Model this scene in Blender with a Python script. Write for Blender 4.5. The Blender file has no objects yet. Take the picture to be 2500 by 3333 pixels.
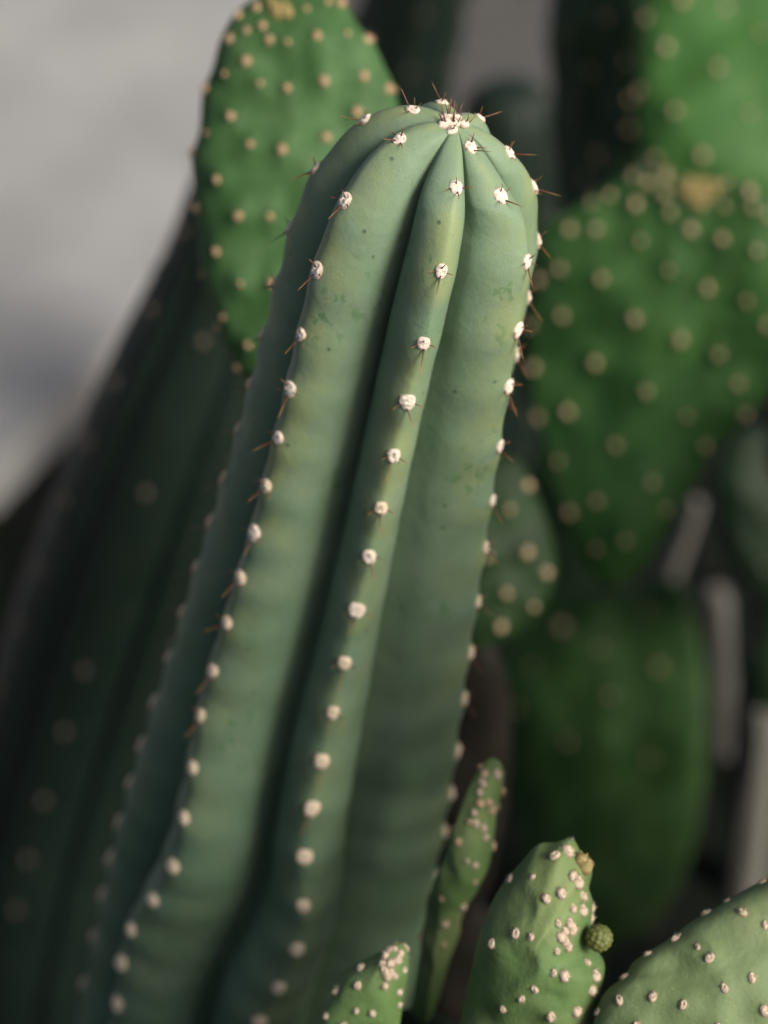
# A ribbed columnar cactus in a cactus bed, among prickly pears. Units are metres.
import bpy, bmesh, math, random
from mathutils import Vector, Matrix, noise
from mathutils.bvhtree import BVHTree
random.seed(7)
R = math.radians
S = bpy.context.scene
COL = S.collection

# ---------------------------------------------------------------- camera
cam = bpy.data.objects.new('camera', bpy.data.cameras.new('camera'))
COL.objects.link(cam); S.camera = cam
cam.location = (0, 0, 1.4); cam.rotation_euler = (R(90 - 38), 0, 0)
cam.data.sensor_fit = 'VERTICAL'; cam.data.sensor_height = 36; cam.data.lens = 85
cam.data.clip_start = .02; cam.data.clip_end = 200
cam.data.dof.use_dof = True; cam.data.dof.focus_distance = .762; cam.data.dof.aperture_fstop = 5.4

# ---------------------------------------------------------------- light
SUN_EL, SUN_AZ = R(36), R(127)          # azimuth measured from +Y towards +X
w = bpy.data.worlds.new('World'); S.world = w; w.use_nodes = True
nt = w.node_tree; bg = nt.nodes['Background']
sky = nt.nodes.new('ShaderNodeTexSky'); sky.sky_type = 'NISHITA'; sky.sun_disc = False
sky.sun_elevation = SUN_EL; sky.sun_rotation = SUN_AZ; sky.dust_density = 4.0; sky.air_density = .42; sky.ozone_density = .3
nt.links.new(sky.outputs[0], bg.inputs[0]); bg.inputs[1].default_value = .05
sun = bpy.data.objects.new('sun', bpy.data.lights.new('sun', 'SUN')); COL.objects.link(sun)
sun.data.energy = 1.5; sun.data.angle = R(24); sun.data.color = (1, .94, .85)
d = Vector((math.sin(SUN_AZ) * math.cos(SUN_EL), math.cos(SUN_AZ) * math.cos(SUN_EL), math.sin(SUN_EL)))
sun.rotation_euler = d.to_track_quat('Z', 'Y').to_euler(); sun.location = (1, -1, 3)
vs = S.view_settings; vs.view_transform = 'Standard'; vs.look = 'None'; vs.exposure = 1.55; vs.gamma = 1
S.cycles.max_bounces = 8

PADS = {
'speckled_left': {'o': [-0.0361, 0.8583, 0.8905], 'n': [-0.125, -0.832, 0.541], 't': 0.0135, 'r': 0.0022, 'outline': [(-7.2, 85.8), (8.1, 84.8), (19.8, 80.9), (25.1, 71.9), (31.2, 65.2), (36.1, 55.1), (40.3, 45.8), (42.6, 29.0), (41.8, 10.4), (38.4, -12.1), (34.6, -30.9), (28.8, -53.6), (19.2, -74.5), (3.8, -86.9), (-9.8, -85.1), (-18.4, -76.1), (-24.8, -68.5), (-30.2, -57.9), (-34.0, -46.0), (-38.6, -29.5), (-40.4, -11.8), (-41.5, 3.3), (-42.9, 17.5), (-39.7, 29.7), (-38.1, 44.7), (-33.8, 54.1), (-30.6, 65.2), (-25.4, 74.9), (-17.7, 81.8)], 'areoles': [(-14.7, 77.9), (5.9, 77.1), (14.3, 80.2), (19.3, 79.9), (-22.4, 74.8), (-17.9, 68.3), (-11.4, 69.9), (-25.3, 65.2), (-8.3, 64.3), (-0.9, 63.3), (10.7, 65.8), (22.4, 67.1), (29.8, 65.3), (-17.5, 55.8), (-26.9, 51.0), (-36.0, 45.6), (-11.9, 46.9), (-1.0, 44.9), (13.9, 47.7), (29.2, 50.0), (38.6, 45.3), (-24.2, 34.1), (-35.1, 27.6), (-41.7, 19.9), (-16.0, 22.7), (-2.8, 20.4), (14.8, 25.3), (-29.7, 8.5), (-39.7, -2.6), (-20.5, -6.3), (-8.0, -6.4), (-30.5, -20.4), (-37.9, -29.5), (-20.5, -33.3), (-7.3, -33.3), (-28.7, -46.9), (-31.7, -51.0), (-18.5, -58.3), (-24.3, -67.6), (26.6, 35.5), (28.1, 15.3)], 'rs': 1.05, 'scars': [(-8.6, 78.9), (-5.8, 77.0), (-3.0, 78.0), (-5.4, 74.8), (-1.7, 75.1), (-7.7, 75.9)]},
'bright_right': {'o': [0.2182, 1.3564, 0.6997], 'n': [-0.05, -0.721, 0.691], 't': 0.011, 'r': 0.0027, 'outline': [(-53.4, 60.0), (-55.8, 27.4), (-58.6, 0.9), (-60.6, -25.6), (-60.3, -49.1), (-55.4, -66.7), (-43.6, -81.4), (-15.3, -96.3), (18.8, -93.8), (47.8, -53.4), (60.3, 10.9), (47.1, 70.2), (10.3, 97.6), (-30.0, 89.4)], 'areoles': [(-33.7, 32.3), (-6.6, 28.5), (15.1, 11.4), (-55.4, 23.7), (-44.2, 1.8), (-12.9, -12.6), (-59.5, -22.8), (-39.2, -39.2), (6.2, -40.5), (-51.4, -66.4), (-23.1, -67.9), (30.5, -11.8), (42.6, 23.8), (30.0, -54.9), (-8.3, 56.2), (20.1, 50.0)], 'rs': 1.2},
'dark_narrow': {'o': [0.1498, 1.5132, 0.608], 'n': [-0.751, -0.626, 0.209], 't': 0.011, 'r': 0.0027, 'outline': [(-45.8, 81.3), (-48.4, 23.4), (-49.7, -22.5), (-49.3, -65.6), (-39.5, -104.6), (-15.5, -124.2), (15.9, -112.0), (39.0, -81.8), (47.6, -35.3), (48.2, 21.5), (42.3, 70.3), (23.4, 111.4), (-15.7, 114.8)], 'areoles': [(-16.1, 23.5), (2.8, 0.5), (-14.8, -31.3), (19.0, 39.2), (8.2, -57.4), (-3.9, -75.9), (36.8, 11.7), (38.3, -34.9), (40.1, -14.1)]},
'large_right': {'o': [0.16, 1.118, 0.622], 'n': [-0.142, -0.942, 0.304], 't': 0.0125, 'r': 0.0029, 'outline': [(-70.8, 84.0), (-77.4, 55.3), (-80.3, 23.0), (-78.7, -7.0), (-71.1, -39.8), (-60.1, -75.9), (-47.0, -106.6), (-30.8, -126.5), (-11.1, -116.2), (5.1, -86.7), (17.1, -60.7), (31.8, -37.8), (48.9, -17.7), (68.0, 7.5), (75.8, 47.8), (68.8, 81.5), (52.5, 104.2), (34.5, 114.3), (9.4, 116.1), (-10.8, 117.1), (-28.3, 113.4), (-43.2, 103.7), (-58.7, 92.8)], 'areoles': [(-24.5, 112.7), (-15.8, 111.6), (-6.1, 115.3), (26.7, 113.3), (39.1, 109.9), (-36.4, 103.1), (-46.4, 98.4), (-22.1, 100.0), (-6.5, 106.3), (-2.9, 97.2), (26.2, 101.5), (41.4, 102.1), (49.7, 98.1), (-57.8, 84.5), (-43.0, 85.5), (-18.1, 81.3), (8.8, 88.6), (25.7, 85.0), (44.8, 79.8), (-62.6, 63.1), (-38.8, 60.1), (-2.0, 66.7), (19.3, 57.2), (40.9, 51.1), (-60.4, 36.4), (-19.7, 38.9), (6.0, 28.0), (27.5, 17.6), (-41.4, 10.9), (52.5, 36.6), (-74.3, 55.1), (-78.5, 27.6), (-40.9, 11.0), (-76.2, 3.3), (5.9, 26.7), (27.2, 18.3), (-11.7, -3.4), (-56.1, -20.1), (11.1, -18.8), (38.7, 0.7), (43.9, -18.3), (-73.1, -26.4), (-28.0, -36.5), (-60.5, -49.9), (-6.5, -58.0), (22.2, -38.7), (-37.5, -69.9), (-53.2, -79.5), (-20.2, -91.8), (1.8, -75.9), (-36.8, -99.5)], 'rs': 1.05, 'scars': [(2.3, 110.6), (7.3, 111.6), (12.3, 111.2), (17.2, 111.9), (21.7, 111.5), (5.4, 107.4), (10.7, 107.1), (16.2, 106.7), (10.1, 102.9), (13.9, 102.0), (19.9, 108.4)]},
'lower_of_large': {'o': [0.1648, 1.303, 0.144], 'n': [-0.35, -0.72, 0.6], 't': 0.013, 'r': 0.0029, 'outline': [(-71.0, 108.2), (-38.2, 123.3), (8.4, 126.8), (47.2, 137.8), (68.0, 110.5), (76.4, 32.4), (67.4, -49.1), (39.3, -111.4), (-10.2, -137.7), (-53.3, -112.3), (-73.1, -36.7), (-78.5, 43.4)], 'areoles': [(33.0, 114.5), (-51.7, 72.0), (7.3, 51.2), (-64.7, 41.2), (-29.4, 102.6, 1.7), (0.5, 86.3), (42.6, 73.1), (-24.1, 17.4), (35.7, 5.1)]},
'low_green_behind': {'o': [0.056, 0.9334, 0.6455], 'n': [0.101, -0.858, 0.504], 't': 0.01, 'r': 0.003, 'outline': [(3.6, 47.9), (12.9, 43.2), (21.2, 25.8), (28.6, 2.5), (28.8, -16.2), (18.2, -35.9), (1.9, -46.1), (-16.7, -48.1), (-28.4, -24.6), (-26.2, 10.2), (-12.5, 40.0)], 'areoles': [(13.6, 1.3), (23.9, -9.5), (3.1, -18.9), (17.6, -26.7), (1.1, -36.0), (14.6, 34.0), (4.7, 22.6), (-6.7, -0.2)]},
'dark_far_right': {'o': [0.268, 1.3112, 0.382], 'n': [0.199, -0.896, 0.398], 't': 0.012, 'r': 0.003, 'outline': [(-43.1, 18.4), (-32.6, 47.0), (3.1, 64.7), (37.6, 40.7), (44.0, -22.0), (18.9, -67.2), (-15.2, -61.9), (-36.5, -27.7)], 'areoles': [(-24.4, 39.2), (-26.9, 10.2), (-27.8, -21.7), (-11.6, -6.4), (-10.9, 25.8), (-12.7, -39.6)]},
'thin_edge_on': {'o': [0.0256, 0.6115, 0.7452], 'n': [-0.617, -0.746, 0.249], 't': 0.006, 'r': 0.0019, 'outline': [(14.1, 57.9), (17.5, 56.8), (18.7, 53.3), (18.3, 48.0), (16.6, 39.0), (15.7, 28.2), (12.4, 12.6), (7.6, 1.2), (1.3, -9.9), (-4.3, -23.9), (-8.3, -40.6), (-12.3, -59.7), (-19.9, -63.6), (-18.0, -44.1), (-14.4, -23.4), (-9.9, -5.7), (-4.5, 7.0), (-0.6, 15.2), (2.7, 28.9), (8.5, 35.5), (10.1, 48.4), (11.1, 54.9)], 'areoles': [(11.6, 54.8), (18.2, 53.4), (14.7, 50.6), (17.1, 42.1), (15.3, 43.5), (13.7, 39.9), (16.5, 38.9), (14.0, 35.5), (4.7, 29.9), (8.8, 27.8), (15.4, 28.7), (-1.1, 14.0), (11.3, 20.0), (-3.4, 9.1), (12.7, 17.7), (10.8, 9.1), (1.2, 2.0), (-8.9, -3.5), (4.6, -3.6), (-10.4, -19.2), (-3.8, -22.3), (14.6, 53.6), (14.6, 47.5), (16.8, 43.3), (12.5, 36.3), (15.3, 32.8), (-0.5, -10.7)]},
'small_bottom': {'o': [-0.0102, 0.5478, 0.753], 'n': [-0.349, -0.848, 0.399], 't': 0.0075, 'r': 0.002, 'outline': [(14.9, 28.0), (18.3, 25.9), (18.9, 18.6), (17.9, 12.3), (16.6, 3.3), (15.3, -5.7), (11.8, -18.8), (-3.3, -26.8), (-17.7, -23.8), (-19.4, -15.9), (-14.8, -6.2), (-11.2, 1.6), (-6.3, 9.5), (-2.7, 15.8), (2.6, 20.1), (9.2, 24.1)], 'areoles': [(12.9, 25.5), (17.5, 25.9), (13.8, 26.9), (17.2, 24.3), (12.7, 23.5), (15.7, 20.5), (4.2, 19.8), (13.8, 21.3), (14.7, 19.7), (18.6, 19.7), (4.5, 15.0), (-4.4, 10.4), (17.2, 12.0), (-7.2, 1.9), (4.1, 5.8), (9.6, 5.6), (14.0, 15.9), (15.3, 27.3), (15.5, 23.6), (16.8, 19.0), (16.8, 6.7), (-0.3, -0.7)]},
'budded': {'o': [0.0496, 0.545, 0.7738], 'n': [-0.422, -0.803, 0.422], 't': 0.014, 'r': 0.0018, 'outline': [(6.7, 49.1), (12.8, 51.0), (15.8, 46.7), (19.4, 41.6), (18.4, 34.8), (19.9, 29.6), (19.7, 23.3), (19.8, 14.9), (23.1, 10.4), (25.2, 6.5), (24.1, -1.3), (21.7, -11.7), (19.8, -25.9), (13.1, -40.9), (-2.5, -50.8), (-18.5, -48.6), (-25.8, -35.8), (-25.2, -19.8), (-23.3, -9.2), (-20.9, 1.6), (-18.5, 12.3), (-15.7, 21.3), (-12.3, 29.4), (-8.0, 36.0), (-3.5, 41.7), (1.6, 47.9)], 'areoles': [(4.4, 40.6, 1.0), (-5.4, 37.0, 1.0), (6.7, 22.4, 1.0), (1.1, 22.7, 1.0), (-7.7, 17.5, 1.0), (14.1, 10.6, 1.0), (7.9, 4.3, 1.0), (3.3, 0.2, 1.0), (-3.7, -4.9, 1.0), (10.1, 34.7, 1.0), (10.6, 47.5, 1.25), (13.8, 48.7, 1.25), (14.4, 36.4, 1.25), (18.5, 33.1, 1.25), (17.3, 30.6, 1.25), (19.4, 29.0, 1.25), (14.4, 26.8, 1.25), (17.3, 26.4, 1.25), (16.5, 24.1, 1.25), (17.9, 24.1, 1.25), (14.7, 17.8, 1.25), (17.1, 18.5, 1.25), (16.5, 20.8, 1.25), (21.5, 11.5, 1.25), (17.2, 9.5, 1.25), (24.4, 7.1, 1.25), (23.6, 2.4, 1.25), (19.8, -4.1, 1.25), (12.6, -5.5, 1.25), (18.3, 39.0, 1.25), (16.7, 41.3, 1.25), (15.6, 22.6, 1.25)], 'bud': [(24.9, 19.8)], 'scars': [(19.1, 44.8), (20.1, 43.5), (18.6, 46.1)]},
'sage_corner': {'o': [0.1208, 0.5319, 0.7814], 'n': [-0.1, -0.619, 0.779], 't': 0.012, 'r': 0.0019, 'outline': [(-50.3, -4.7), (-47.2, 1.4), (-41.1, 6.3), (-37.8, 11.0), (-33.1, 14.2), (-25.2, 18.9), (-19.1, 23.7), (-13.4, 27.0), (-6.5, 31.1), (-0.4, 34.6), (6.1, 38.0), (15.8, 42.0), (27.0, 43.3), (42.7, 39.2), (52.1, 23.3), (50.6, -7.9), (37.8, -31.0), (7.9, -42.5), (-27.2, -38.7), (-46.6, -27.1), (-51.9, -15.5)], 'areoles': [(5.9, 37.2), (-6.2, 30.9), (-13.2, 26.8), (-23.7, 18.3), (-33.0, 13.3), (-40.7, 5.9), (-49.8, -5.2), (-1.9, 26.5), (5.4, 22.4), (-16.8, 15.2), (-13.0, 11.6), (-8.7, 1.9), (0.4, 5.3), (-42.8, -1.7), (-31.8, -0.7), (-22.1, -3.4), (14.0, 30.7), (10.9, 15.0), (4.0, -5.1), (-37.5, -10.3), (-11.0, -10.4)]}}
COLS = {'left': [[-0.0585, 1.1776, 0.7469, 0.0], [-0.0831, 1.1763, 0.6641, 0.0396], [-0.1135, 1.1734, 0.5792, 0.052], [-0.1468, 1.1752, 0.484, 0.0585], [-0.1836, 1.1752, 0.3704, 0.0627], [-0.2186, 1.1631, 0.2574, 0.0651], [-0.2508, 1.1369, 0.1264, 0.0676], [-0.2714, 1.1369, -0.02, 0.0676]], 'mid': [[0.1002, 1.7114, 0.5043, 0.0], [0.1, 1.7043, 0.4465, 0.0414], [0.0945, 1.7038, 0.316, 0.047], [0.0862, 1.6977, 0.1782, 0.0488], [0.0791, 1.6977, -0.02, 0.0488]], 'topl': [[0.045, 1.6956, 0.6465, 0.0], [0.0301, 1.7029, 0.5909, 0.0388], [0.0093, 1.7114, 0.5043, 0.048], [-0.0111, 1.7164, 0.397, 0.0521], [-0.0332, 1.7256, 0.279, 0.0542], [-0.0661, 1.7256, -0.02, 0.0542]]}
PEGS = [[[0.283, 1.4663, 0.0], [0.2629, 1.4594, 0.1818], 0.0115], [[0.2833, 1.3119, 0.0], [0.2797, 1.3137, 0.1902], 0.016], [[0.1961, 1.503, -0.0], [0.2417, 1.4703, 0.2608], 0.0075], [[0.1392, 1.5378, 0.0], [0.1479, 1.4918, 0.2234], 0.008]]

# ---------------------------------------------------------------- materials
def mat(name, rough=.6, spec=.4):
    m = bpy.data.materials.new(name); m.use_nodes = True
    b = m.node_tree.nodes['Principled BSDF']
    b.inputs['Roughness'].default_value = rough
    b.inputs['Specular IOR Level'].default_value = spec
    return m, m.node_tree, b
class NT:
    """small node-graph helper"""
    def __init__(s, t): s.t = t
    def n(s, typ, **k):
        x = s.t.nodes.new(typ)
        for a, v in k.items(): setattr(x, a, v)
        return x
    def link(s, a, b): s.t.links.new(a, b)
    def coord(s):
        return s.n('ShaderNodeTexCoord').outputs['Object']
    def noise(s, scale, detail=4, rough=.55, stretch=None, vec=None, dist=0):
        x = s.n('ShaderNodeTexNoise'); x.inputs['Scale'].default_value = scale
        x.inputs['Detail'].default_value = detail; x.inputs['Roughness'].default_value = rough
        x.inputs['Distortion'].default_value = dist
        v = vec or s.coord()
        if stretch:
            m = s.n('ShaderNodeMapping'); m.inputs['Scale'].default_value = stretch
            s.link(v, m.inputs[0]); v = m.outputs[0]
        s.link(v, x.inputs['Vector']); return x.outputs['Fac']
    def ramp(s, fac, *stops):
        r = s.n('ShaderNodeValToRGB'); e = r.color_ramp.elements
        while len(e) < len(stops): e.new(.5)
        for q, (p, c) in zip(e, stops):
            q.position = p; q.color = (c, c, c, 1) if not isinstance(c, tuple) else (*c, 1)
        s.link(fac, r.inputs[0]); return r.outputs[0]
    def mix(s, fac, a, b, mode='MIX'):
        x = s.n('ShaderNodeMix', data_type='RGBA', blend_type=mode)
        for sock, v in ((x.inputs['Factor'], fac), (x.inputs['A'], a), (x.inputs['B'], b)):
            if isinstance(v, tuple): sock.default_value = (*v, 1)
            elif isinstance(v, (int, float)): sock.default_value = v
            else: s.link(v, sock)
        return x.outputs['Result']
    def mul(s, a, b):
        x = s.n('ShaderNodeMath', operation='MULTIPLY')
        for sock, v in zip(x.inputs, (a, b)):
            if isinstance(v, (int, float)): sock.default_value = v
            else: s.link(v, sock)
        return x.outputs[0]
    def attr(s, name): return s.n('ShaderNodeAttribute', attribute_name=name).outputs['Fac']
    def bump(s, b, h, strength, dist=.001, prev=None):
        x = s.n('ShaderNodeBump'); x.inputs['Strength'].default_value = strength; x.inputs['Distance'].default_value = dist
        s.link(h, x.inputs['Height'])
        if prev: s.link(prev, x.inputs['Normal'])
        s.link(x.outputs[0], b.inputs['Normal']); return x.outputs[0]

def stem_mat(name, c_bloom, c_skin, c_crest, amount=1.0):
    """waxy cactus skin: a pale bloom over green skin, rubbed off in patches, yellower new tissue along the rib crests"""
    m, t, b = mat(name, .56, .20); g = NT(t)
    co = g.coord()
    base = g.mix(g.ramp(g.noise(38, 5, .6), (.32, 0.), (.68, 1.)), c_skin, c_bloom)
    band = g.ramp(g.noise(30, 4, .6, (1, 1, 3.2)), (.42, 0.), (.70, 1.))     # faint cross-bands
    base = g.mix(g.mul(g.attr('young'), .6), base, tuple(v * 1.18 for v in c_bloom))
    low_shade = g.mul(g.ramp(g.attr('young'), (.03, 1.), (.30, 0.)), g.ramp(g.noise(26, 4, .6), (.25, .45), (.6, 1.)))   # shade on the lower stem, painted into the skin colour
    base = g.mix(g.mul(low_shade, .8), base, (c_skin[0] * .60, c_skin[1] * .68, c_skin[2] * .78))
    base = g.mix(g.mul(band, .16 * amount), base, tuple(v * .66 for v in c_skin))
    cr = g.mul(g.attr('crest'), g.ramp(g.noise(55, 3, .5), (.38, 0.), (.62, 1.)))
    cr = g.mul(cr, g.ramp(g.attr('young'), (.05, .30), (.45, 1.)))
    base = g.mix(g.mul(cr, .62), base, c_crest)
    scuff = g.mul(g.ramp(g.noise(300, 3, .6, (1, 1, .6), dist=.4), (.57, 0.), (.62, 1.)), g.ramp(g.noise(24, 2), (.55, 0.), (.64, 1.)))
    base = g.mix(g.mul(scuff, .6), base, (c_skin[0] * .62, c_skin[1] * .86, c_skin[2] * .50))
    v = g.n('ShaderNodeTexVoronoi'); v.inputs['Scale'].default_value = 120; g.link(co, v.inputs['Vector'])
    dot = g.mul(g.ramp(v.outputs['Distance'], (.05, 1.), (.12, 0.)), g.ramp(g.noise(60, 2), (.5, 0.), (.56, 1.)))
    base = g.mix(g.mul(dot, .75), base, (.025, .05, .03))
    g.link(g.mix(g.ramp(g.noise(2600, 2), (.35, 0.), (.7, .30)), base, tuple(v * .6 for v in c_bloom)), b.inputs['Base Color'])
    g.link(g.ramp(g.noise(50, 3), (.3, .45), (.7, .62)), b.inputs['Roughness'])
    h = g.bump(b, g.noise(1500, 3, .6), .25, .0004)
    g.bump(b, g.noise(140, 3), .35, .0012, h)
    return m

def pad_mat(name, c1, c2, c3=None, scale=1.0):
    m, t, b = mat(name, .62, .2); g = NT(t)
    base = g.mix(g.ramp(g.noise(42 * scale, 5, .6), (.34, 0.), (.68, 1.)), c1, c2)
    str_ = g.ramp(g.noise(90 * scale, 4, .6, (1, .25, 1)), (.40, 0.), (.70, 1.))
    base = g.mix(g.mul(str_, .5), base, tuple(v * .7 for v in c1))
    if c3: base = g.mix(g.mul(g.ramp(g.noise(16, 3), (.46, 0.), (.64, 1.)), .75), base, c3)
    sp = g.ramp(g.noise(900, 2), (.66, 0.), (.72, 1.))
    base = g.mix(g.mul(sp, .3), base, tuple(v * 1.7 for v in c2))
    g.link(base, b.inputs['Base Color'])
    h = g.bump(b, g.noise(700, 3), .3, .0005)
    g.bump(b, g.noise(95, 3), .5, .002, h)
    return m

def wool_mat(name, c1, c2):
    m, t, b = mat(name, .95, .05); g = NT(t)
    c_ = g.mix(g.ramp(g.noise(3.2, 5, .7), (.34, 0.), (.58, 1.)), c1, c2)
    g.link(g.mix(g.ramp(g.attr('rim'), (.86, 0.), (1., .8)), c_, tuple(v * k for v, k in zip(c1, (.45, .33, .22)))), b.inputs['Base Color'])
    g.bump(b, g.noise(4.5, 5, .7), .9, .0006)
    return m

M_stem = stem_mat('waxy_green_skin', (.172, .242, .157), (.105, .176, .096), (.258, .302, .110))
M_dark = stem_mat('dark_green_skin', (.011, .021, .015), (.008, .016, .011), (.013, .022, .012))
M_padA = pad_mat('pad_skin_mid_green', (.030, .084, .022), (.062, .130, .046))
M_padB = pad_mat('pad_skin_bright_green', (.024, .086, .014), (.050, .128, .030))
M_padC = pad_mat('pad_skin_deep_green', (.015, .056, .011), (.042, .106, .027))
M_padG = pad_mat('pad_skin_shaded_green', (.013, .042, .008), (.038, .086, .019))  # darker copy of the deep green: the lower pad's shade is in its colour
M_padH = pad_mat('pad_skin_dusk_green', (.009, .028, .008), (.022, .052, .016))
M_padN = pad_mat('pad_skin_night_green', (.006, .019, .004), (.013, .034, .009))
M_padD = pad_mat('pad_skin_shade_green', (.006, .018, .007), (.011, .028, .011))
M_padE = pad_mat('pad_skin_sage', (.112, .164, .068), (.154, .208, .098), (.182, .208, .092), .8)
M_padF = pad_mat('pad_skin_yellow_green', (.076, .140, .042), (.118, .184, .070), (.185, .225, .090))
M_wool = wool_mat('white_areole_wool', (.58, .48, .37), (.84, .75, .63))
M_woolT = wool_mat('tan_areole_wool', (.34, .20, .10), (.56, .40, .26))
M_woolP = wool_mat('pale_areole_wool', (.38, .29, .20), (.62, .52, .40))
M_woolM = wool_mat('sandy_areole_wool', (.36, .24, .14), (.56, .43, .29))
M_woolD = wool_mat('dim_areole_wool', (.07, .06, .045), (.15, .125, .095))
M_woolO = wool_mat('cream_areole_wool', (.56, .42, .28), (.80, .68, .52))
M_woolB = wool_mat('brightened_buff_wool', (.72, .50, .30), (.92, .74, .52))  # left-rib wool lightened: light missing on that side is put into the colour
M_budfelt = wool_mat('bud_felt', (.30, .19, .06), (.50, .35, .14))
M_scar = wool_mat('yellow_brown_scar', (.20, .155, .055), (.35, .29, .13))
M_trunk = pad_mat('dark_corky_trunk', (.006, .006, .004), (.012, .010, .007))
m, t, b = mat('spine_horn', .45, .4); g = NT(t)
g.link(g.ramp(g.attr('along'), (0., (.045, .008, .004)), (.45, (.13, .040, .014)), (.9, (.36, .19, .075))), b.inputs['Base Color']); M_spine = m

# ---------------------------------------------------------------- object helpers
def obj(name, verts, faces, m, parent=None, smooth=True, attrs=None):
    me = bpy.data.meshes.new(name); me.from_pydata(verts, [], faces)
    if m: me.materials.append(m)
    if smooth: me.polygons.foreach_set('use_smooth', [True] * len(me.polygons))
    for k, v in (attrs or {}).items():
        a = me.attributes.new(k, 'FLOAT', 'POINT'); a.data.foreach_set('value', v)
    me.update()
    o = bpy.data.objects.new(name, me); COL.objects.link(o); o.parent = parent
    return o
def inst(name, me, parent, mtx):
    o = bpy.data.objects.new(name, me); COL.objects.link(o); o.parent = parent; o.matrix_local = mtx
    return o
def tag(o, label, cat, group=None):
    o['label'] = label; o['category'] = cat
    if group: o['group'] = group
    return o
def thing(name, label, cat, loc, group=None):
    o = bpy.data.objects.new(name, None); o.empty_display_size = .03; COL.objects.link(o); o.location = loc
    return tag(o, label, cat, group)
def frame(p, n, up):
    """matrix with Z along n and Y as near to up as it can be"""
    z = n.normalized(); y = (up - up.dot(z) * z)
    y = y.normalized() if y.length > 1e-6 else z.orthogonal().normalized()
    x = y.cross(z)
    return Matrix(((x.x, y.x, z.x, p.x), (x.y, y.y, z.y, p.y), (x.z, y.z, z.z, p.z), (0, 0, 0, 1)))

# ---------------------------------------------------------------- small shared meshes
def areole_mesh(name, m, seed, nr=10, na=24, point=.42, height=.44, lump=.24, hairs=26, hair=.24, hw=.030):
    """a cushion of felt one unit in radius, pinched to a point below"""
    vs, fs, at = [(0, 0, height)], [], [0.]
    for i in range(1, nr + 1):
        q = i / nr
        for j in range(na):
            a = 2 * math.pi * j / na
            s, c = math.sin(a), math.cos(a)
            rad = q * (1 + point * max(0, -s) ** 3 - .10 * abs(c) ** 3 + .10 * noise.noise(Vector((c * 1.4, s * 1.4, seed * 3.1))))
            x, y = rad * c * .95, rad * s
            z = height * (1 - q ** 2.6) ** .7 - (.25 if q == 1 else 0)
            z += lump * (1 - q ** 6) * (noise.noise(Vector((x * 2.4, y * 2.4, seed * 7.7))) + .6 * abs(noise.noise(Vector((x * 4.5, y * 4.5, seed * 2.3)))))
            vs.append((x, y, z)); at.append(q)
    for j in range(na): fs.append((0, 1 + j, 1 + (j + 1) % na))
    for i in range(1, nr):
        for j in range(na):
            a = 1 + (i - 1) * na + j; b_ = 1 + (i - 1) * na + (j + 1) % na
            fs.append((a, a + na, b_ + na, b_))
    rg = random.Random(seed)
    for _ in range(hairs):                                     # loose hairs and bristles standing out of the felt
        a, q = rg.uniform(0, 6.283), rg.uniform(.25, 1) ** .5
        i = max(1, min(nr, round(q * nr))); b0 = Vector(vs[1 + (i - 1) * na + int(a / 6.284 * na)])
        d_ = Vector((b0.x * .9 + rg.uniform(-.5, .5), b0.y * .9 + rg.uniform(-.5, .5), .75 - .5 * q)).normalized() * hair * rg.uniform(.5, 1.2)
        s_ = Vector((-d_.y, d_.x, .05)).normalized() * hw; k0 = len(vs)
        vs += [tuple(b0 - s_ - d_ * .2), tuple(b0 + s_ - d_ * .2), tuple(b0 + Vector((0, 0, hw * 2)) - d_ * .2), tuple(b0 + d_)]
        at += [.3] * 4; fs += [(k0, k0 + 1, k0 + 3), (k0 + 1, k0 + 2, k0 + 3), (k0 + 2, k0, k0 + 3)]
    me = bpy.data.meshes.new(name); me.from_pydata(vs, [], fs); me.materials.append(m)
    me.polygons.foreach_set('use_smooth', [True] * len(me.polygons))
    me.attributes.new('rim', 'FLOAT', 'POINT').data.foreach_set('value', at); return me
A_white = [areole_mesh('areole', M_wool, k) for k in range(6)]
A_old = [areole_mesh('areole', M_woolO, k + 10) for k in range(6)]
A_buff = [areole_mesh('areole', M_woolB, k + 110) for k in range(6)]
A_tan = [areole_mesh('areole', M_woolT, k + 20, 5, 12, .0, .7, .4, 26, .8, .05) for k in range(4)]
A_pale = [areole_mesh('areole', M_woolP, k + 40, 6, 14, .1, .62, .45, 34, .7, .05) for k in range(4)]
A_sand = [areole_mesh('areole', M_woolM, k + 90, 6, 14, .1, .7, .4, 26, .7, .05) for k in range(4)]
A_dim = [areole_mesh('areole', M_woolD, k + 80, 5, 12, .0, .7, .2) for k in range(4)]
A_scar = [areole_mesh('scar', M_scar, k + 60, 6, 12, .0, .8, .45) for k in range(4)]

def spine_mesh(seed):
    """an awl-shaped spine of unit length with a slight bend and a swollen foot"""
    vs, fs, at = [], [], []
    n, k = 9, 7
    bend = random.uniform(-.05, .05)
    for i in range(n):
        q = i / (n - 1)
        r_ = .050 * (1 - q) ** .75 + .002 + .016 * max(0, 1 - q * 7)
        for j in range(k):
            a = 2 * math.pi * j / k
            vs.append((r_ * math.cos(a) + bend * q * q, r_ * math.sin(a), q)); at.append(q)
    for i in range(n - 1):
        for j in range(k):
            a, b_ = i * k + j, i * k + (j + 1) % k
            fs.append((a, b_, b_ + k, a + k))
    fs.append(tuple(range((n - 1) * k, n * k)))
    me = bpy.data.meshes.new('spine'); me.from_pydata(vs, [], fs); me.materials.append(M_spine)
    me.polygons.foreach_set('use_smooth', [True] * len(me.polygons))
    a = me.attributes.new('along', 'FLOAT', 'POINT'); a.data.foreach_set('value', at); return me
SP = [spine_mesh(k) for k in range(4)]
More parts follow.
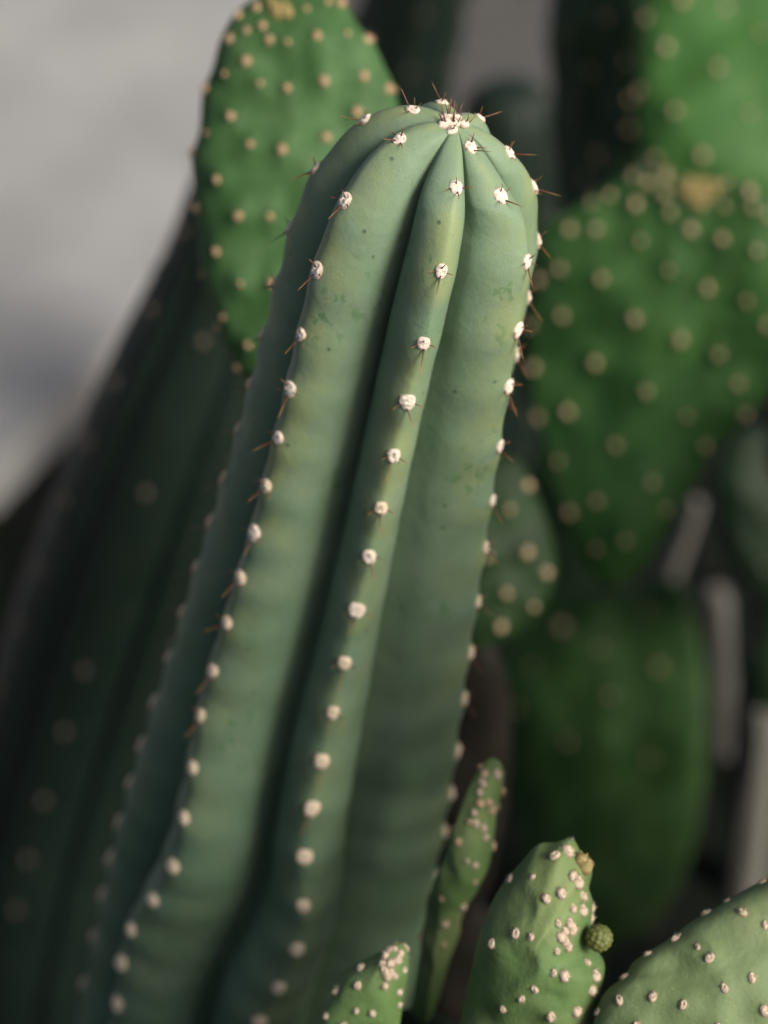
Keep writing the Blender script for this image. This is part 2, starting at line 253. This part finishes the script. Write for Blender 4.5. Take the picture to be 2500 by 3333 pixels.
def spine(parent, root, direction, length, thick=1.0):
    z = direction.normalized(); x = z.orthogonal().normalized(); y = z.cross(x)
    f = length * thick
    m_ = Matrix(((x.x * f, y.x * f, z.x * length, root.x), (x.y * f, y.y * f, z.y * length, root.y), (x.z * f, y.z * f, z.z * length, root.z), (0, 0, 0, 1)))
    return inst('spine', random.choice(SP), parent, m_)

# ---------------------------------------------------------------- ribbed columns
def interp(x, tab):
    if x <= tab[0][0]: return tab[0][1]
    for (a, u), (b_, v) in zip(tab, tab[1:]):
        if x <= b_:
            q = (x - a) / (b_ - a); return u + (v - u) * q
    return tab[-1][1]
def smooth_tab(tab, s, wd=.012):
    return sum(interp(s + o, tab) for o in (-wd, -wd / 2, 0, wd / 2, wd)) / 5

class Column:
    """axis(s): point; ribs: crest angle and radius by distance s below the apex"""
    def __init__(c, axis, angle, crest, valley, length, s_dome, dome_h, na=13, m_=1.60, n_=1.80, split=lambda s, k: .5):
        c.split = split; c.face = Vector((0, -1, 0))
        c.axis, c.angle, c.crest, c.valley, c.length, c.dome_h = axis, angle, crest, valley, length, dome_h
        c.nr = len(angle(0)); c.na = na; c.m_, c.n_ = m_, n_
    def frame(c, s):
        p = c.axis(s); t_ = (c.axis(s + .004) - c.axis(max(0, s - .004))).normalized()
        v = c.face; v = (v - v.dot(t_) * t_).normalized(); u = v.cross(t_).normalized()
        if u.x < 0: u = -u
        return p, u, v, t_
    def ring(c, s, dome):
        p, u, v, t_ = c.frame(s); th = c.angle(s); n = c.nr; out = []; cr = []
        for k in range(n):
            Rk = c.crest(s, k) * dome
            prev, nxt = th[k - 1] - (2 * math.pi if k == 0 else 0), th[(k + 1) % n] + (2 * math.pi if k == n - 1 else 0)
            dc = (math.sin(th[k]), math.cos(th[k])); dt = (math.cos(th[k]), -math.sin(th[k]))
            for side in (-1, 1):
                fr = c.split(s, k) if side > 0 else 1 - c.split(s, (k - 1) % n)
                half = abs((prev if side < 0 else nxt) - th[k]) * fr
                rv = c.valley(s) * dome * (c.crest(s, k) * .5 + c.crest(s, (k + side) % n) * .5)
                wv, hb = rv * math.sin(half), rv * math.cos(half)
                hc = hb + (Rk - hb) * .36                     # the flank bulges here, then is pinched into the groove
                wb = min(interp(s, [(.06, .88), (.2, .70)]) * hc * math.tan(half), interp(s, [(.06, .31), (.2, .25)]) * Rk)
                wb = max(wb, wv * 1.02)
                js = range(c.na, 0, -1) if side < 0 else range(0, c.na)
                for j in js:
                    q = (j / c.na) ** .92
                    if q < .66:
                        a = q / .66 * math.pi / 2
                        rr = hc + (Rk - hc) * max(0, math.cos(a)) ** (2 / c.n_); w_ = wb * math.sin(a) ** (2 / c.m_)
                    else:
                        e = (q - .66) / .34
                        rr = hc + (hb - hc) * e; w_ = wb + (wv - wb) * e ** 1.15
                    h = (rr - hb) / (Rk - hb)
                    x = dc[0] * rr + dt[0] * w_ * side; y = dc[1] * rr + dt[1] * w_ * side
                    out.append(p + u * x + v * y); cr.append(max(0, h * 2.1 - 1.1))
        return out, cr
    def build(c, name, m_, parent, steps, dome_rings=46, seed=0):
        rows = []
        for i in range(1, dome_rings + 1):
            a = math.pi / 2 * i / dome_rings
            rows.append((c.dome_h * (1 - max(0, math.cos(a)) ** (2 / 2.35)), math.sin(a) ** (2 / 2.35)))
        s = c.dome_h
        while s < c.length:
            s += steps; rows.append((s, 1.))
        vs, at, fs, yg = [c.axis(0)], [0.], [], [1.]
        for s, dm in rows:
            o_, cr = c.ring(s, dm)
            for q in o_:
                n1 = noise.noise(q * 60 + Vector((seed, 0, 0))); n2 = noise.noise(q * 22 + Vector((0, seed, 0)))
                ax = c.axis(s); d_ = (q - ax)
                vs.append(q + d_ * (.005 * n1 + .005 * n2) * dm)
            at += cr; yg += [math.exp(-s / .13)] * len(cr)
        n = c.nr * 2 * c.na
        for j in range(n): fs.append((0, 1 + j, 1 + (j + 1) % n))
        for i in range(len(rows) - 1):
            for j in range(n):
                a = 1 + i * n + j; b_ = 1 + i * n + (j + 1) % n
                fs.append((a, a + n, b_ + n, b_))
        o = obj(name, vs, fs, m_, parent, True, {'crest': at, 'young': yg})
        c.bvh = BVHTree.FromPolygons(vs, fs)
        return o
    def dome(c, s):
        return 1. if s >= c.dome_h else max(.02, (1 - ((c.dome_h - s) / c.dome_h) ** 2.35)) ** (1 / 2.35)
    def crest_at(c, s, k, off=0.):
        """point on the crest of rib k, its outward direction and the direction up the rib"""
        def P(s_):
            p, u, v, t_ = c.frame(s_); a = c.angle(s_)[k] + off; r_ = c.crest(s_, k) * c.dome(s_)
            return p + u * math.sin(a) * r_ + v * math.cos(a) * r_
        s0 = max(.0006, s - .0015); up = (P(s0) - P(s + .0015)).normalized()
        p, u, v, t_ = c.frame(s); a = c.angle(s)[k]
        lat = (u * math.cos(a) - v * math.sin(a)); nrm = up.cross(lat)
        if nrm.dot(P(s) - p) < 0 and s > .004: nrm = -nrm
        if s <= .004 and nrm.dot(t_) > 0: nrm = -nrm
        q = P(s); hit = c.bvh.find_nearest(q)
        return (hit[0] if hit[0] is not None else q), nrm.normalized(), up

# ---- the main column: rib crest angles (degrees) and areole stations measured down from the apex
AX0, AXD = Vector((.02115, .68783, 1.02157)), Vector((-.18205, .02708, -.98292))
RIB_ANG = [
    [(0, -97), (.1, -98), (.5, -99)],
    [(0, -56), (.025, -49), (.06, -47), (.11, -44), (.19, -45), (.245, -46), (.27, -41), (.318, -37), (.343, -43), (.368, -51), (.39, -52), (.42, -47), (.6, -46)],
    [(0, 18), (.012, 15), (.04, 12), (.08, 10), (.13, 9), (.24, 8), (.285, 9), (.31, 13), (.334, 15), (.356, 11), (.376, 6), (.42, 6)],
    [(0, 40), (.0135, 65), (.04, 64), (.058, 61), (.085, 64), (.12, 69), (.157, 76), (.2, 78), (.26, 84), (.35, 88)],
    [(0, 100), (.02, 110), (.1, 113), (.2, 118), (.4, 130)],
    [(0, 152), (.1, 160), (.4, 172)],
    [(0, 205), (.1, 207), (.4, 212)]]
R_BASE = [(0, .0405), (.03, .0415), (.06, .0428), (.1, .0452), (.15, .0478), (.2, .0522), (.25, .0565), (.3, .0612), (.38, .0672), (.5, .0700), (1.1, .072)]
R_MULT = [1.05, 1.0, 1.0, 1.0, .975, .88, .86]
ST = [
    [.0020, .0108, .0315, .057, .080, .103, .125, .146, .170, .192, .216, .240, .265, .291, .317, .340, .365, .388, .412, .441, .474],
    [.0045, .0235, .048, .073, .0945, .115, .136, .157, .178, .1995, .223, .245, .2685, .2925, .318, .3425, .368, .3895, .412, .436],
    [.0068, .0315, .057, .080, .102, .124, .145, .1685, .192, .215, .238, .261, .285, .310, .3335, .3555, .376, .400],
    [.0008, .0098, .0335, .058, .0815, .108, .134, .1575, .184, .2095, .235, .2645, .2885, .311, .340, .366],
    [.006, .022, .044, .068, .093, .113, .136, .158, .181, .207, .232, .257],
    [.0045, .020], [.0030, .018]]
def areole_wave(s, k):
    st = ST[k]
    for a, b_ in zip(st, st[1:]):
        if a <= s <= b_:
            q = (s - a) / (b_ - a); return math.cos(2 * math.pi * q)
    return 0.
# where the groove lies between one crest and the next (0 to 1): the ribs lean a little
SPLIT = [[(0, .5)], [(0, .56), (.03, .62), (.2, .655), (.32, .60), (.45, .55)], [(0, .40), (.03, .34), (.14, .34), (.22, .38), (.4, .42)], [(0, .5)], [(0, .5)], [(0, .5)], [(0, .5)]]
main = thing('column_cactus', 'tall blue-green ribbed columnar cactus with white areoles, in sharp focus at the centre', 'cactus', (-.168, .716, 0))
# the growing tip sits a little off the axis, towards the front right
TIP = Vector((.0018, -.0020, 0))
C = Column(axis=lambda s: AX0 + AXD * s + TIP * max(0, 1 - s / .020) ** 2 - main.location,
           angle=lambda s: [R(smooth_tab(t_, s)) for t_ in RIB_ANG],
           crest=lambda s, k: smooth_tab(R_BASE, s) * R_MULT[k] * (1 + .010 * areole_wave(s - .004, k) * min(1, s / .03)),
           valley=lambda s: interp(s, [(0, .56), (.03, .50), (.1, .49), (.2, .53), (.5, .55)]),
           length=1.045, s_dome=0, dome_h=.062, na=18, split=lambda s, k: interp(s, SPLIT[k]))
C.face = Vector((-.1463, -.9892, -.0002))
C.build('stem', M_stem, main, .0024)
n_sp = 0
for k, st in enumerate(ST):
    for i, s in enumerate(st):
        p, nrm, up = C.crest_at(s, k)
        rad = (.00255 if s < .1 else .00255 + .0007 * min(1, (s - .1) / .3)) * random.uniform(.88, 1.12)
        if s < .006: rad *= .85
        sx = rad * random.uniform(1.08, 1.24)
        m4 = frame(p - nrm * rad * .12, nrm, up) @ Matrix.Rotation(random.uniform(-.25, .25), 4, 'Z') @ Matrix.Diagonal((sx, rad * .99, rad * .9, 1))
        a = inst('areole', (A_buff if k == 0 and s > .07 else A_old if random.random() < (s - .09) * 8 else A_white)[random.randrange(6)], main, m4)
        if s > .262 or n_sp > 270: continue
        j = lambda v: random.uniform(-v, v)
        back = k >= 5
        main_len = random.uniform(.0080, .0100) * (.9 if s < .012 else 1)
        spine(a, Vector((j(.15), -.75, .15)), Vector((j(.30), -.80 if s > .03 else -.45, .62 + j(.15))), main_len / rad, .62)
        spine(a, Vector((j(.1), .2, .3)), Vector((j(.25), .55, .8)), random.uniform(.0032, .0050) / rad, 1.15)
        if not back:
            spine(a, Vector((.65, -.35, .1)), Vector((.85, -.2 + j(.2), .5)), random.uniform(.0028, .0048) / rad, 1.1)
            if s < .2: spine(a, Vector((-.65, -.3, .1)), Vector((-.8, -.35 + j(.2), .5)), random.uniform(.0022, .0038) / rad, 1.2)
        n_sp += 4
# woolly growing tip: felt cushions crowded round the apex with upright young spines
upv = -AXD
tipc = AX0 + TIP - main.location
for q in range(6):
    a_ = q * 1.05 + .3; off = Vector((math.cos(a_) * .0037, math.sin(a_) * .0037, 0)) if q < 5 else Vector((0, 0, 0))
    hit = C.bvh.find_nearest(tipc + off + upv * .002)
    nrm = (upv * .8 + off * 90).normalized()
    rad = random.uniform(.0018, .0024)
    a = inst('areole', A_white[q % 6], main, frame(hit[0] + nrm * .0002, nrm, upv.orthogonal()) @ Matrix.Diagonal((rad, rad, rad * 1.15, 1)))
    for e in range(3):
        spine(a, Vector((random.uniform(-.5, .5), random.uniform(-.5, .5), .25)), Vector((random.uniform(-.45, .45), random.uniform(-.45, .45), 1)), random.uniform(.0034, .0062) / rad, .85)

# ---- background columns
COL_TXT = {
    'left': 'thick dark green blurred columnar cactus leaning at the far left',
    'mid': 'dark blurred columnar cactus standing right behind the tip of the main column',
    'topl': 'dark columnar cactus at the top between the spotted pad and the grey gap'}
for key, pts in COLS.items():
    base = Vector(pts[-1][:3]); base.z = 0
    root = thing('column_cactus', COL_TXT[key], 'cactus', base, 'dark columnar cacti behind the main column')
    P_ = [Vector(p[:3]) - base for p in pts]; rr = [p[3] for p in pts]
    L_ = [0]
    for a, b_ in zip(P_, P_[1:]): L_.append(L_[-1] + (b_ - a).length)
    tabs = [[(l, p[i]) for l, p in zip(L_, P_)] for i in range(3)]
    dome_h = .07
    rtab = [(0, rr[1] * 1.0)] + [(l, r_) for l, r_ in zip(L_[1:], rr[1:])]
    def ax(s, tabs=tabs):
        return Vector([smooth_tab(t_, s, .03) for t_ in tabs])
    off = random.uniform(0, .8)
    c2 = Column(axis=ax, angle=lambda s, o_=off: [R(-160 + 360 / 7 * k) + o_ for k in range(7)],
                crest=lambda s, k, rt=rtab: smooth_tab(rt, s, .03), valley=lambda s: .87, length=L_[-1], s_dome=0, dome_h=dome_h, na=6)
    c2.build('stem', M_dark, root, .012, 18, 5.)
    for k in range(7):
        s = random.uniform(.008, .02)
        p0, u, v, t_ = c2.frame(.1)
        while s < min(L_[-1] - .05, .62):
            p, nrm, up = c2.crest_at(s, k)
            if nrm.y < .45 and random.random() < .72:
                rad = .0033
                inst('areole', A_dim[random.randrange(4)], root, frame(p, nrm, up) @ Matrix.Diagonal((rad, rad, rad, 1)))
            s += random.uniform(.042, .058)

# ---------------------------------------------------------------- prickly pears
def catmull(pts, n):
    out = []; k = len(pts)
    for i in range(k):
        p0, p1, p2, p3 = (Vector(pts[(i + q) % k][:2]) for q in (-1, 0, 1, 2))
        for j in range(n):
            t_ = j / n
            out.append(.5 * ((2 * p1) + (p2 - p0) * t_ + (2 * p0 - 5 * p1 + 4 * p2 - p3) * t_ ** 2 + (3 * p1 - p0 - 3 * p2 + p3) * t_ ** 3))
    return out
def pad_part(parent, m_, outline, T, dots, seed, rings=26, expo=2.6):
    """an inflated, slightly wavy pad in the XY plane (metres) with a low swelling under every areole"""
    o_ = catmull(outline, 6); n = len(o_)
    if sum(p.x * q.y - q.x * p.y for p, q in zip(o_, o_[1:] + o_[:1])) < 0: o_.reverse()
    cx = sum(p.x for p in o_) / n; cy = sum(p.y for p in o_) / n; c_ = Vector((cx, cy))
    size = max((p - c_).length for p in o_)
    vs, fs = [], []
    def z_bend(p): return .10 * size * noise.noise(Vector((p.x * 9, p.y * 9, seed))) + .05 * size * noise.noise(Vector((p.x * 24, p.y * 24, seed + 4)))
    def add(p, rho, sg):
        z = T * max(0, 1 - rho ** expo) ** .52
        z *= 1 + .24 * noise.noise(Vector((p.x * 40, p.y * 40, seed * 1.7 + sg)))
        sw = sum(math.exp(-((p.x - q[0]) ** 2 + (p.y - q[1]) ** 2) / (.0058 ** 2)) for q in dots)
        z += min(sw, 1.2) * .0024 * (1 - rho ** 8)
        vs.append((p.x, p.y, z_bend(p) + sg * z))
    add(c_, 0, 1)
    for i in range(1, rings + 1):
        rho = math.sin(math.pi / 2 * i / rings) if i < rings else 1
        for p in o_: add(c_ + (p - c_) * rho, rho, 1)
    for i in range(rings - 1, 0, -1):
        rho = math.sin(math.pi / 2 * i / rings)
        for p in o_: add(c_ + (p - c_) * rho, rho, -1)
    add(c_, 0, -1)
    for j in range(n): fs.append((0, 1 + j, 1 + (j + 1) % n))
    last = len(vs) - 1; R_ = 2 * rings - 1
    for i in range(R_ - 1):
        for j in range(n):
            a = 1 + i * n + j; b_ = 1 + i * n + (j + 1) % n
            fs.append((a, a + n, b_ + n, b_))
    for j in range(n): fs.append((1 + (R_ - 1) * n + (j + 1) % n, 1 + (R_ - 1) * n + j, last))
    o = obj('pad', vs, fs, m_, parent)
    return o, BVHTree.FromPolygons(vs, fs), [Vector(v) for v in vs]
def on_pad(bvh, x, y):
    h = bvh.ray_cast(Vector((x, y, .2)), Vector((0, 0, -1)))
    if h[0] is None or h[1].z < .12:
        h = bvh.find_nearest(Vector((x, y, .001)))
    return h[0], (h[1] if h[1].z > -.9 else Vector((0, 0, 1)))
def grow(root, key, m_, wool, seed, stretch=1.0):
    D_ = PADS[key]
    n_ = Vector(D_['n']).normalized(); p_ = Vector(D_['o'])
    x_ = (Vector((1, 0, 0)) - n_.x * n_).normalized(); y_ = n_.cross(x_)
    M4 = Matrix(((x_.x, y_.x, n_.x, p_.x), (x_.y, y_.y, n_.y, p_.y), (x_.z, y_.z, n_.z, p_.z), (0, 0, 0, 1)))
    mm = lambda l: [(q[0] / 1000, q[1] / 1000) + tuple(q[2:]) for q in l]
    ar = mm(D_['areoles'])
    o, bvh, vv = pad_part(root, m_, mm(D_['outline']), D_['t'], ar, seed)
    o.matrix_local = Matrix.Translation(-root.location) @ M4
    for q in ar:
        p, nrm = on_pad(bvh, q[0], q[1])
        rad = D_['r'] * (q[2] if len(q) > 2 else 1) * random.choice((.62, .74, .82, .9, .98)) * D_.get('rs', 1.0)
        tilt = (nrm + Vector((0, .35, 0))).normalized()
        inst('areole', random.choice(wool), o, frame(p - nrm * rad * .1, tilt, Vector((random.uniform(-.7, .7), 1, .2))) @ Matrix.Diagonal((rad, rad * stretch, rad, 1)))
    # the back of the pad carries areoles too
    for q in ar[::2]:
        h = bvh.ray_cast(Vector((q[0], q[1], -.2)), Vector((0, 0, 1)))
        if h[0] is not None and h[1].z < -.5:
            inst('areole', random.choice(wool), o, frame(h[0], h[1], Vector((0, 1, 0))) @ Matrix.Diagonal((D_['r'],) * 3 + (1,)))
    for q in mm(D_.get('scars', [])):
        p, nrm = on_pad(bvh, q[0], q[1]); rad = D_['r'] * random.uniform(1.0, 1.7)
        s_ = inst('scar', random.choice(A_scar), o, frame(p, nrm + Vector((0, .6, 0)), Vector((random.uniform(-1, 1), 1, 0))) @ Matrix.Diagonal((rad, rad, rad * 1.3, 1)))
    low = min(vv, key=lambda v: (M4 @ v).z)
    return o, M4, bvh, M4 @ low
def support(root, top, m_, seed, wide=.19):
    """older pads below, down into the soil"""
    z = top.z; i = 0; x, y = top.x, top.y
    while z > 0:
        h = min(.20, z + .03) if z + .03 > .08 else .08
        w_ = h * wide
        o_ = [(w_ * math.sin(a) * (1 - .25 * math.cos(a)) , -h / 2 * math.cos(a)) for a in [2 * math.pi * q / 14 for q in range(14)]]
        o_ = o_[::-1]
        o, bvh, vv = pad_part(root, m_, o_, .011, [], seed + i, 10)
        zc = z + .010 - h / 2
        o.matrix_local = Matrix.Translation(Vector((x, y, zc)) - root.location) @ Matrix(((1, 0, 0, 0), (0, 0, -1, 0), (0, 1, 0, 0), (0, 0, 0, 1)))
        z = zc - h / 2; i += 1
def shade_pad(root, p, w_, h, yaw, tilt, m_, seed):  # an added pad out of view, placed to block the sun
    o_ = [(w_ / 2 * math.sin(a) * (1 - .22 * math.cos(a)), -h / 2 * math.cos(a)) for a in [2 * math.pi * q / 16 for q in range(16)]]
    dots = []
    for r_ in range(7):
        for c_ in range(5):
            x, y = w_ * ((c_ + .5 * (r_ % 2)) / 4.5 - .5) * .8, h * ((r_ + .5) / 7 - .5) * .9
            if (x / w_) ** 2 + (y / h) ** 2 < .19: dots.append((x + random.uniform(-.004, .004), y + random.uniform(-.004, .004)))
    o, bvh, vv = pad_part(root, m_, o_, .011, dots, seed, 14)
    for q in dots:
        for sg in (1, -1):
            hit = bvh.ray_cast(Vector((q[0], q[1], .2 * sg)), Vector((0, 0, -sg)))
            if hit[0] is not None: inst('areole', random.choice(A_sand), o, frame(hit[0], hit[1], Vector((0, 1, 0))) @ Matrix.Diagonal((.0024, .0024, .0024, 1)))
    o.matrix_local = Matrix.Translation(Vector(p) - root.location) @ Matrix.Rotation(R(yaw), 4, 'Z') @ Matrix.Rotation(R(tilt), 4, 'Y') @ Matrix.Rotation(R(90), 4, 'X')
def plant(keys, label, m_, wool, seed, group=None, stretch=1.0, sup=None, shift=(0, 0)):
    o_ = PADS[keys[-1]]['o']
    root = thing('prickly_pear', label, 'cactus', (o_[0], o_[1], 0), group)
    res = []
    for i, key in enumerate(keys):
        mm = m_[i] if isinstance(m_, list) else m_
        res.append(grow(root, key, mm, wool, seed + i * 3, stretch))
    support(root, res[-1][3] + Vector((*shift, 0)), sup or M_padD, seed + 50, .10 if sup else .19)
    return root, res
plant(['speckled_left'], 'prickly pear with one tall tan-dotted mid-green pad rising behind the left of the main column', M_padA, A_tan, 1, shift=(.022, 0))
plant(['bright_right'], 'prickly pear with a bright green pad cut by the top right corner', M_padB, A_sand, 2, shift=(.06, .03), sup=M_padD)
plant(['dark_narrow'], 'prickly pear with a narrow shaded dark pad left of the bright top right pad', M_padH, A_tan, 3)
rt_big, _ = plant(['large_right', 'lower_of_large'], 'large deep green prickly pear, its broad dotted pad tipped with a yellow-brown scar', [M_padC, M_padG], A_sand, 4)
shade_pad(rt_big, (.352, .985, .640), .20, .25, 44, 8, M_padC, 31)  # three unseen pads added to shade the large pad's foot and the one below
shade_pad(rt_big, (.385, 1.06, .45), .20, .24, 40, 6, M_padC, 37)
shade_pad(rt_big, (.33, 1.06, .24), .20, .28, 40, 4, M_padC, 32)
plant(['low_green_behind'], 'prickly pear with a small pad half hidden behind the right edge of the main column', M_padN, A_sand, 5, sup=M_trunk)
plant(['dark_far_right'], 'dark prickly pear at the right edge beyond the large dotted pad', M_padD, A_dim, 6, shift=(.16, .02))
plant(['thin_edge_on'], 'thin young prickly pear pad seen edge-on, its crest crowded with tan areoles', M_padF, A_sand + A_pale, 7)
plant(['small_bottom'], 'small yellow-green prickly pear pad tip at the bottom edge below the main column', M_padF, A_pale, 8)
root, res = plant(['budded'], 'prickly pear pad with crowded pale areoles and a round green bud on its right rim', M_padF, A_pale, 9, stretch=1.1)
pad_o, M4, bvh, _ = res[0]
bq = PADS['budded']['bud'][0]
hit, nrm = on_pad(bvh, bq[0] / 1000, bq[1] / 1000)
# the bud: a knobbly green ball with a scale and a dot of yellow felt on every knob
m, t, b = mat('bud_skin', .5, .3); g = NT(t)
g.link(g.mix(g.noise(500, 3), (.060, .085, .018), (.13, .135, .038)), b.inputs['Base Color']); M_bud = m
kn = []
for i in range(60):
    z = 1 - 2 * (i + .5) / 60; r_ = math.sqrt(1 - z * z); a = i * 2.39996
    kn.append(Vector((r_ * math.cos(a), r_ * math.sin(a), z)))
vs, fs = [], []
nl, nn = 40, 56
for i in range(nl + 1):
    la = math.pi * i / nl
    for j in range(nn):
        lo = 2 * math.pi * j / nn
        q = Vector((math.sin(la) * math.cos(lo), math.sin(la) * math.sin(lo), math.cos(la)))
        dmin = min((q - k_).length for k_ in kn)
        rr_ = .0043 * (1 + .13 * math.exp(-(dmin / .17) ** 2))
        vs.append(q * rr_)
for i in range(nl):
    for j in range(nn):
        a, b_ = i * nn + j, i * nn + (j + 1) % nn
        fs.append((a, a + nn, b_ + nn, b_))
bud = obj('bud', vs, fs, M_bud, pad_o)
bud.matrix_local = Matrix.Translation(Vector((bq[0] / 1000, bq[1] / 1000, hit.z + .002)))
# felt dots on the bud: pieces of the bud too small to pick apart, joined into one part
bm = bmesh.new()
for k_ in kn:
    p = k_ * .00472
    bmesh.ops.create_icosphere(bm, subdivisions=2, radius=.00105, matrix=Matrix.Translation(p) @ Matrix.Diagonal((1, 1, 1, 1)))
me = bpy.data.meshes.new('bud_felt'); bm.to_mesh(me); bm.free(); me.materials.append(M_budfelt)
bf = inst('bud_felt', me, pad_o, bud.matrix_local.copy()); bf['kind'] = 'stuff'
rt_sage, _ = plant(['sage_corner'], 'prickly pear with a sage green scalloped pad filling the lower right corner', M_padE, A_pale, 10, stretch=1.15)

shade_pad(rt_sage, (.197, .550, .900), .15, .24, 14, -6, M_padE, 33)  # three more unseen pads, added to keep light off the lower main column
shade_pad(rt_sage, (.215, .505, .62), .17, .26, 30, -4, M_padE, 34)
shade_pad(rt_sage, (.02, .50, .56), .20, .26, -10, 0, M_padE, 35)

# ---------------------------------------------------------------- ground
def sheet(name, xs, ys, z0, amp, sc, m_, keep=None):
    vs = [(x, y, z0 + amp * noise.fractal(Vector((x * sc, y * sc, 1)), 1, 2, 4)) for y in ys for x in xs]
    nx = len(xs); fs = []
    for j in range(len(ys) - 1):
        for i in range(nx - 1): fs.append((j * nx + i, j * nx + i + 1, (j + 1) * nx + i + 1, (j + 1) * nx + i))
    return obj(name, vs, fs, m_)
m, t, b = mat('shade_darkened_soil', .95, .1); g = NT(t)
g.link(g.mix(g.ramp(g.noise(30, 6, .7), (.35, 0.), (.7, 1.)), (.004, .006, .004), (.012, .015, .010)), b.inputs['Base Color'])  # near-black tint stands for the deep shade between the plants
g.bump(b, g.noise(160, 5, .7), .8, .01); M_soil = m
m, t, b = mat('pale_concrete', .9, .2); g = NT(t)
c0 = g.mix(g.ramp(g.noise(6, 6, .6), (.3, 0.), (.7, 1.)), (.26, .26, .247), (.36, .36, .342))
c0 = g.mix(g.mul(g.ramp(g.noise(2.2, 3), (.45, 0.), (.65, 1.)), .6), c0, (.19, .192, .19))
g.link(c0, b.inputs['Base Color']); g.bump(b, g.noise(120, 4), .4, .002); M_conc = m
lin = lambda a, b_, n: [a + (b_ - a) * i / (n - 1) for i in range(n)]
# soil fills the bed; the concrete path lies behind and to the left of it, 5 cm higher, with a thick edge
o = sheet('soil_ground', lin(-3, 3, 120), lin(-1.5, 6, 150), 0, .012, 6, M_soil); o['kind'] = 'structure'
m, t, b = mat('grey_grit', .95, .1); g = NT(t)
g.link(g.mix(g.ramp(g.noise(60, 6, .7), (.35, 0.), (.7, 1.)), (.085, .083, .078), (.150, .147, .138)), b.inputs['Base Color'])
g.bump(b, g.noise(220, 5, .7), .8, .008)
o = sheet('grit_path', lin(-.28, 3, 60), lin(2.3, 7, 60), .020, .010, 6, m); o['kind'] = 'structure'
far = sheet('ground', [-60, -20, -8, 8, 20, 60], [-40, -10, 5, 20, 60], -.035, 0, 1, M_soil); far['kind'] = 'structure'
edge = [(-60, .6), (-3, .6), (-1.2, 1.02), (-.62, 1.36), (-.36, 1.80), (-.26, 2.02), (-.20, 2.3), (-.14, 3.0), (-.05, 5), (.2, 9), (60, 12)]
vs, fs = [], []
pts = [(edge[0][0], edge[0][1])]
for (a, b_), (c_, d_) in zip(edge, edge[1:]):
    k = 1 if abs(c_ - a) > 5 else 8
    for i in range(1, k + 1): pts.append((a + (c_ - a) * i / k, b_ + (d_ - b_) * i / k))
for (x, y) in pts:
    wob = .006 * noise.noise(Vector((x * 8, y * 8, 0)))
    vs += [(x, y + wob, -.05), (x, y + wob, .043), (x, y + wob + .008, .05), (x, y + 2 if abs(x) < 10 else 30, .05), (x, 60, .05)]
for i in range(len(pts) - 1):
    for j in range(4):
        a = i * 5 + j; fs.append((a, a + 5, a + 6, a + 1))
o = obj('concrete_path', vs, fs, M_conc, None, False); o['kind'] = 'structure'
# gravel strewn over the soil
def pebble_mesh():
    bm = bmesh.new()
    rg = random.Random(3)
    for i in range(2600):
        x, y = rg.uniform(-.7, .7), rg.uniform(.5, 2.2)
        r_ = rg.uniform(.002, .007)
        mt = Matrix.Translation((x, y, .004 + r_ * .3)) @ Matrix.Rotation(rg.uniform(0, 6), 4, 'Z') @ Matrix.Diagonal((r_, r_ * rg.uniform(.6, 1), r_ * .6, 1))
        bmesh.ops.create_icosphere(bm, subdivisions=1, radius=1, matrix=mt)
    me = bpy.data.meshes.new('gravel'); bm.to_mesh(me); bm.free(); return me
m, t, b = mat('gravel_stone', .9, .2); g = NT(t)
g.link(g.mix(g.noise(80, 2), (.008, .009, .007), (.024, .024, .019)), b.inputs['Base Color']); M_grav = m  # stones darkened like the soil, with the shade in their colour
me = pebble_mesh(); me.materials.append(M_grav)
o = bpy.data.objects.new('gravel', me); COL.objects.link(o); o['kind'] = 'stuff'

# ---------------------------------------------------------------- weathered stakes
m, t, b = mat('weathered_wood', .85, .2); g = NT(t)
g.link(g.mix(g.ramp(g.noise(60, 5, .6, (1, 1, .08)), (.3, 0.), (.7, 1.)), (.085, .082, .070), (.17, .165, .145)), b.inputs['Base Color'])
g.bump(b, g.noise(200, 4, .6, (1, 1, .06)), .6, .002); M_wood = m
PEG_TXT = ['upright pale grey wooden stake standing clear at the right below the large pad',
           'stout grey wooden stake leaning at the lower right edge above the sage pad',
           'thin pale stake slanting behind the foot of the large dotted pad',
           'short pale stake between the half hidden pad and the large dotted pad']
for (a, b_, r_), txt in zip(PEGS, PEG_TXT):
    a, b_ = Vector(a), Vector(b_); root = tag(obj('wooden_stake', [], [], M_wood), txt, 'stake', 'wooden stakes in the bed')
    root.location = a; ax_ = b_ - a; z = ax_.normalized(); x = z.orthogonal().normalized(); y = z.cross(x)
    vs, fs = [], []; n, k = 14, 12
    for i in range(n + 1):
        q = i / n; f = 1 - .12 * q - (.25 if i == n else 0)
        for j in range(k):
            an = 2 * math.pi * j / k; rr_ = r_ * f * (1 + .10 * noise.noise(Vector((math.cos(an) * 2, math.sin(an) * 2, q * 3 + r_ * 300))))
            vs.append(ax_ * (q * 1.06 - .06) + x * math.cos(an) * rr_ + y * math.sin(an) * rr_)
    for i in range(n):
        for j in range(k):
            p, q = i * k + j, i * k + (j + 1) % k
            fs.append((p, q, q + k, p + k))
    fs.append(tuple(range(n * k, (n + 1) * k)))
    root.data.from_pydata(vs, [], fs); root.data.update()
